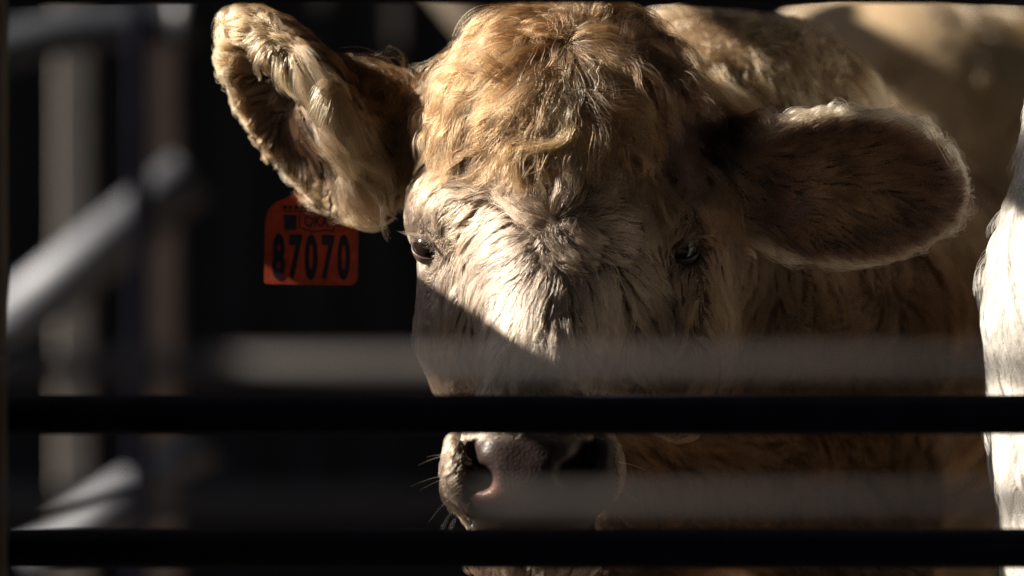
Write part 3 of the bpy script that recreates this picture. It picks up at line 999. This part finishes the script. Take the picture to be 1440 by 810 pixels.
def local_to_world_units(V):                     # plain calf space -> metres, feet at z = 0
    return np.stack([V[:, 0] * K, V[:, 2] * K, (1990 - V[:, 1]) * K], 1).astype(np.float32)

def plain_mesh(name, colour, mat):
    me = bpy.data.meshes.new(name)
    P = local_to_world_units(PV)
    me.vertices.add(len(P)); me.vertices.foreach_set('co', P.ravel())
    Fq = PF[:, ::-1]
    me.loops.add(Fq.size); me.loops.foreach_set('vertex_index', np.ascontiguousarray(Fq).ravel().astype(np.int32))
    me.polygons.add(len(Fq)); me.polygons.foreach_set('loop_start', np.arange(0, Fq.size, 4, dtype=np.int32))
    me.polygons.foreach_set('use_smooth', np.ones(len(Fq), bool))
    me.update(calc_edges=True)
    a = me.attributes.new('skin_colour', 'FLOAT_COLOR', 'POINT')
    a.data.foreach_set('color', np.c_[np.tile(np.array(colour) * 0.6, (len(P), 1)), np.ones(len(P))].astype(np.float32).ravel())
    b = me.attributes.new('bare', 'FLOAT', 'POINT')
    me.materials.append(mat)
    return me

def plain_coat(name, n, colour, r0, mat, parent, dens, length=34, blotch=0.0, clump=((30, 0.45), (250, 0.25))):
    R = scatter(PV, PF, n, dens)
    T = np.c_[-0.75 + 0 * R[:, 0], 0.65 + 0.5 * ss(300, 700, R[:, 1]), 0.1 * np.sin(R[:, 0] / 130)]
    L = length * (0.6 + 0.7 * rng.random(n))
    P = grow(pf, R, T.astype(np.float32), L.astype(np.float32), 0.35 * np.ones(n), npts=6, wave=0.05, jitter=0.18, clump=clump)
    P, sh = P
    c = np.array(colour) * (0.4 + 0.6 * sh) * (0.82 + 0.25 * rng.random((n, 1)))
    if blotch:
        s = np.sin(R[:, 0] / 52 + 1.3) * np.sin(R[:, 1] / 38 + R[:, 2] / 90) + 0.6 * np.sin(R[:, 0] / 23 + R[:, 1] / 31)
        m = ss(0.25, 0.8, s)[:, None] * blotch
        c = c * (1 - m) + np.array([0.08, 0.06, 0.045]) * m
    n_, k_, _ = P.shape
    cu = bpy.data.hair_curves.new(name)
    cu.add_curves([k_] * n_)
    cu.attributes['position'].data.foreach_set('vector', local_to_world_units(P.reshape(-1, 3)).ravel())
    t = np.linspace(0, 1, k_)
    r = np.full((n_, 1), r0) * np.clip(1 - 0.75 * t ** 1.6, 0, 1)[None]
    a = cu.attributes.new('radius', 'FLOAT', 'POINT'); a.data.foreach_set('value', r.astype(np.float32).ravel())
    b = cu.attributes.new('tint', 'FLOAT_COLOR', 'CURVE'); b.data.foreach_set('color', np.c_[np.clip(c, 0, 0.96), np.ones(n_)].astype(np.float32).ravel())
    cu.materials.append(mat)
    return link(bpy.data.objects.new(name, cu), parent, kind='stuff')

def plain_calf(label, loc, rotz, scale, colour, hair, n, r0, dens, **kw):
    o = bpy.data.objects.new('calf', plain_mesh('calf', colour, M_SKIN))
    o.location = loc; o.rotation_euler = (0, 0, rotz); o.scale = (scale,) * 3
    link(o, None, label=label, category='calf', group='calves in the pen')
    plain_coat('coat', n, colour, r0, hair, o, dens, **kw)
    # its eyes
    for sz in (-1, 1):
        bm = bmesh.new()
        bmesh.ops.create_uvsphere(bm, u_segments=16, v_segments=10, radius=0.017)
        q = np.array([[1130, 0, 142 * sz]], float)
        bmesh.ops.translate(bm, vec=Vector(local_to_world_units(q)[0]), verts=bm.verts)
        bm_obj('eye', bm, M_EYE, o, True)
    return o

# white calf at the right edge, seen along its side
dn = np.where((PV[:, 2] < 60) & (PV[:, 1] < 1300), 1.0, 0.12)
plain_calf('bright white calf at the right edge standing beside the tan calf', (0.738, 0.27, 0.0), math.radians(74), 1.1, (0.50, 0.475, 0.435), M_WHITE, 110000, 0.00017,
           np.where(PV[:, 2] > 20, 1.0, 0.08) * np.where(PV[:, 1] < 1100, 1.0, 0.12) * np.where(PV[:, 0] < 100, 1.0, 0.15), length=56)
plain_calf('cream calf with dark muddy blotches standing behind the tan calf', (0.84, 1.75, 0.0), math.radians(20), 1.15, (0.66, 0.49, 0.30), M_HAIR, 26000, 0.0008,
           np.ones(len(PV)), length=60, blotch=0.9)

# ------------------------------------------------------------------ feed fence in front of the calf
def pipe(name, a, b, r, mat, parent, origin, seg=28):
    bm = bmesh.new()
    a = Vector(a) - origin; b = Vector(b) - origin
    n = 2
    tube_bm(bm, [a.lerp(b, i / n) for i in range(n + 1)], r, seg)
    return bm_obj(name, bm, mat, parent, True)

FW = -520.0
sF = (CAM_D + FW * K) / CAM_D
o0 = Vector((-0.42, FW * K, 0))
fence = empty('feed_fence', o0, 'black pipe fence right in front of the tan calf, with one upright post at left', 'fence')
for (v0, v1) in ((556, 611), (744, 799), (-56, 5)):
    z = CAM_Z - ((v0 + v1) / 2 - 405) * K * sF
    pipe('rail', (-0.9, FW * K, z), (1.3, FW * K, z), (v1 - v0) / 2 * K * sF, M_BLACK, fence, o0)
for zz in (0.55, 0.25):
    pipe('rail', (-0.9, FW * K, zz), (1.3, FW * K, zz), 0.016, M_BLACK, fence, o0)
px = (18 - 720) * K * sF - 0.028
bm = bmesh.new()
box_bm(bm, (px - o0.x, -0.045, 0.85), (0.056, 0.05, 1.7), 0.004)
bm_obj('post', bm, M_RUST, fence)
bm = bmesh.new()
box_bm(bm, (1.28 - o0.x, -0.045, 0.85), (0.056, 0.05, 1.7), 0.004)
bm_obj('post', bm, M_RUST, fence)

# outer fence, close to the lens
NY = -1.35
sN = (CAM_D + NY) / CAM_D
o1 = Vector((-0.55, NY, 0))
near = empty('outer_fence', o1, 'thin grey brown pipe rails of the nearer fence, blurred in front of the black rails', 'fence')
for vc in (517, 707):
    z = CAM_Z - (vc - 405) * K * sN
    pipe('rail', (-0.55, NY, z), (0.9, NY, z), 21 * K * sN, M_RAIL, near, o1)
for x in (-0.55, 0.9):
    pipe('post', (x, NY + 0.045, 0), (x, NY + 0.045, 1.5), 0.03, M_RAIL, near, o1)

# ------------------------------------------------------------------ side fence between the calf and the sun
XS = -0.90
slope = -SUN.z / SUN.x
o2 = Vector((XS, 0.3, 0))
side = empty('side_fence', o2, 'pipe side fence whose rails throw slanting shadows over the calves', 'fence')
def shadow_z(c):                                   # rail height whose shadow runs through v = c + slope * u
    u = XS / K + 720
    return CAM_Z - (c + slope * u - 405) * K
for c, tilt in ((125, 0.05), (-560, 0.14)):
    pipe('rail', (XS, -0.62, shadow_z(c) - tilt * 0.48), (XS, 1.5, shadow_z(c) + tilt * 1.64), 125 * K * math.cos(math.atan(slope)) / 2, M_BLACK, side, o2)
for y in (-0.62, 1.5):
    pipe('post', (XS - 0.075, y, 0), (XS - 0.075, y, 2.15), 0.04, M_BLACK, side, o2)
bm = bmesh.new()
zt = shadow_z(180) + 0.1 * slope
box_bm(bm, (-0.1, -1.35, (zt + 0.12) / 2), (0.03, 1.5, zt - 0.12), 0.004)
bm_obj('sheet_panel', bm, M_SHED, side)

# ------------------------------------------------------------------ blurred steelwork at the left, far behind
BY = 4.3
def B(u, v, y=BY):
    return Vector(W(u, v, y / K))
def far_thing(name, pts, r_px, mat, label, cat, y=BY, group=None, box=False):
    s = (CAM_D + y) / CAM_D * K
    pts = [B(u, v, y) for u, v in pts]
    o = empty(name, pts[0], label, cat, group)
    bm = bmesh.new()
    if box:
        a, b = pts
        box_bm(bm, (0, 0, (b.z - a.z) / 2), (2 * r_px * s, 2 * r_px * s, abs(b.z - a.z)), 0.006)
        bm_obj('shaft', bm, mat, o)
    else:
        cp = [Vector(p) - pts[0] for p in (curve_pts([tuple(q) for q in pts], 16) if len(pts) > 2 else [tuple(q) for q in pts])]
        tube_bm(bm, cp, r_px * s, 24)
        bm_obj('pipe_body', bm, mat, o, True)
        for e in (() if name != 'top_pipe' else (0, -1)):
            d = (cp[1] - cp[0]).normalized() if e == 0 else (cp[-1] - cp[-2]).normalized()
            bm = bmesh.new()
            tube_bm(bm, [cp[e] - d * 0.02, cp[e] + d * 0.02], r_px * s * 1.18, 24)
            bm_obj('collar', bm, mat, o, True)
    return o
vg = 405 + CAM_Z / K / ((CAM_D + BY) / CAM_D)      # picture height of the ground at that depth
far_thing('wooden_post', [(105, vg), (105, -60)], 25, M_PALE, 'pale grey weathered post, leftmost of the blurred posts at left', 'post', group='blurred posts at left', box=True)
far_thing('wooden_post', [(228, vg), (228, -60)], 25, M_PINK, 'pinkish brown weathered post behind the slanting pipe', 'post', group='blurred posts at left', box=True)
far_thing('steel_post', [(197, vg), (197, -80)], 14, M_BLACK, 'thin black steel post crossing in front of the slanting pipe', 'post', y=BY - 0.95, group='blurred posts at left', box=True)
far_thing('slanting_pipe', [(-60, 512), (270, 248)], 42, M_GALV, 'upper bluish galvanised brace pipe slanting up to the right', 'pipe', y=BY - 0.6, group='galvanised pipes at left')
far_thing('slanting_pipe', [(40, 790), (290, 625)], 36, M_GALV, 'lower galvanised brace pipe slanting between the black rails', 'pipe', y=BY - 0.6, group='galvanised pipes at left')
far_thing('top_pipe', [(-120, 95), (20, 62), (110, 42), (260, 30)], 32, M_TOP, 'bluish pipe curving across the top left corner', 'pipe', y=BY - 0.8)

far_thing('timber_brace', [(590, -60), (800, 200)], 27, M_BRACE, 'blurred slanting tan brace behind the top of the tan calf head', 'brace', y=2.6)

# ------------------------------------------------------------------ shed and ground
def corrugated(name, axis_len, height, n, depth):
    """ridged sheet in the local x-z plane"""
    vs, fs = [], []
    for i in range(n + 1):
        x = axis_len * i / n
        y = depth * (0.5 + 0.5 * math.cos(2 * math.pi * i / 6))
        vs += [(x, y, 0), (x, y, height), (x, y + 0.002, 0), (x, y + 0.002, height)]
    for i in range(n):
        a = 4 * i
        fs += [(a, a + 4, a + 5, a + 1), (a + 2, a + 3, a + 7, a + 6)]
    return vs, fs
shed = empty('cattle_shed', (-3.0, 6.5, 0), 'dark open sided cattle shed around the pen, black behind the calves', 'shed')
vs, fs = corrugated('back_wall', 8.0, 3.0, 240, 0.03)
mesh_obj('back_wall', vs, fs, M_SHED, shed)
vs, fs = corrugated('side_wall', 7.5, 3.0, 240, 0.03)
o = mesh_obj('side_wall', vs, fs, M_SHED, shed)
o.location = (5.2, -6.6, 0); o.rotation_euler = (0, 0, math.radians(90))
vs, fs = corrugated('side_wall', 1.95, 3.0, 60, 0.03)
o = mesh_obj('side_wall', vs, fs, M_SHED, shed)
o.location = (0.35, -1.8, 0); o.rotation_euler = (0, 0, math.radians(90))  # unseen wall added to keep the sun off the back wall
vs, fs = corrugated('added_front_wall', 8.0, 3.0, 240, 0.03)
o = mesh_obj('added_front_wall', vs, fs, M_SHED, shed)
o.location = (0.4, -14.0, 0)  # unseen wall behind the camera, added to shut out sky light
vs, fs = corrugated('side_wall', 7.0, 3.0, 240, 0.03)
o = mesh_obj('side_wall', vs, fs, M_SHED, shed)
o.location = (5.2, -14.0, 0); o.rotation_euler = (0, 0, math.radians(90))  # unseen, added to help close the camera side off from the sky
vs, fs = corrugated('roof', 8.0, 15.2, 240, 0.03)
o = mesh_obj('roof', vs, fs, M_ROOF, shed)
o.location = (0.6, -14.3, 3.0); o.rotation_euler = (math.radians(-89), 0, 0)  # roof run on past the camera to cut sky light
light_block = empty('added_barn_block', (-9.0, -12.0, 0), 'unseen dark block added beyond the open side to cut sky light and bounce', 'light_block')  # unseen building added to cut sky fill and ground bounce
vs, fs = corrugated('light_block_wall', 26.0, 4.4, 260, 0.04)
o = mesh_obj('light_block_wall', vs, fs, M_SHED, light_block)
o.rotation_euler = (0, 0, math.radians(90))
bm = bmesh.new()
box_bm(bm, (-4.0, 13.0, 4.43), (8.2, 26.4, 0.06), 0.01)
bm_obj('light_block_roof', bm, M_ROOF, light_block)
ground = mesh_obj('ground', [(-150, -150, 0), (150, -150, 0), (150, 150, 0), (-150, 150, 0)], [(0, 1, 2, 3)], M_DIRT, None, kind='structure')
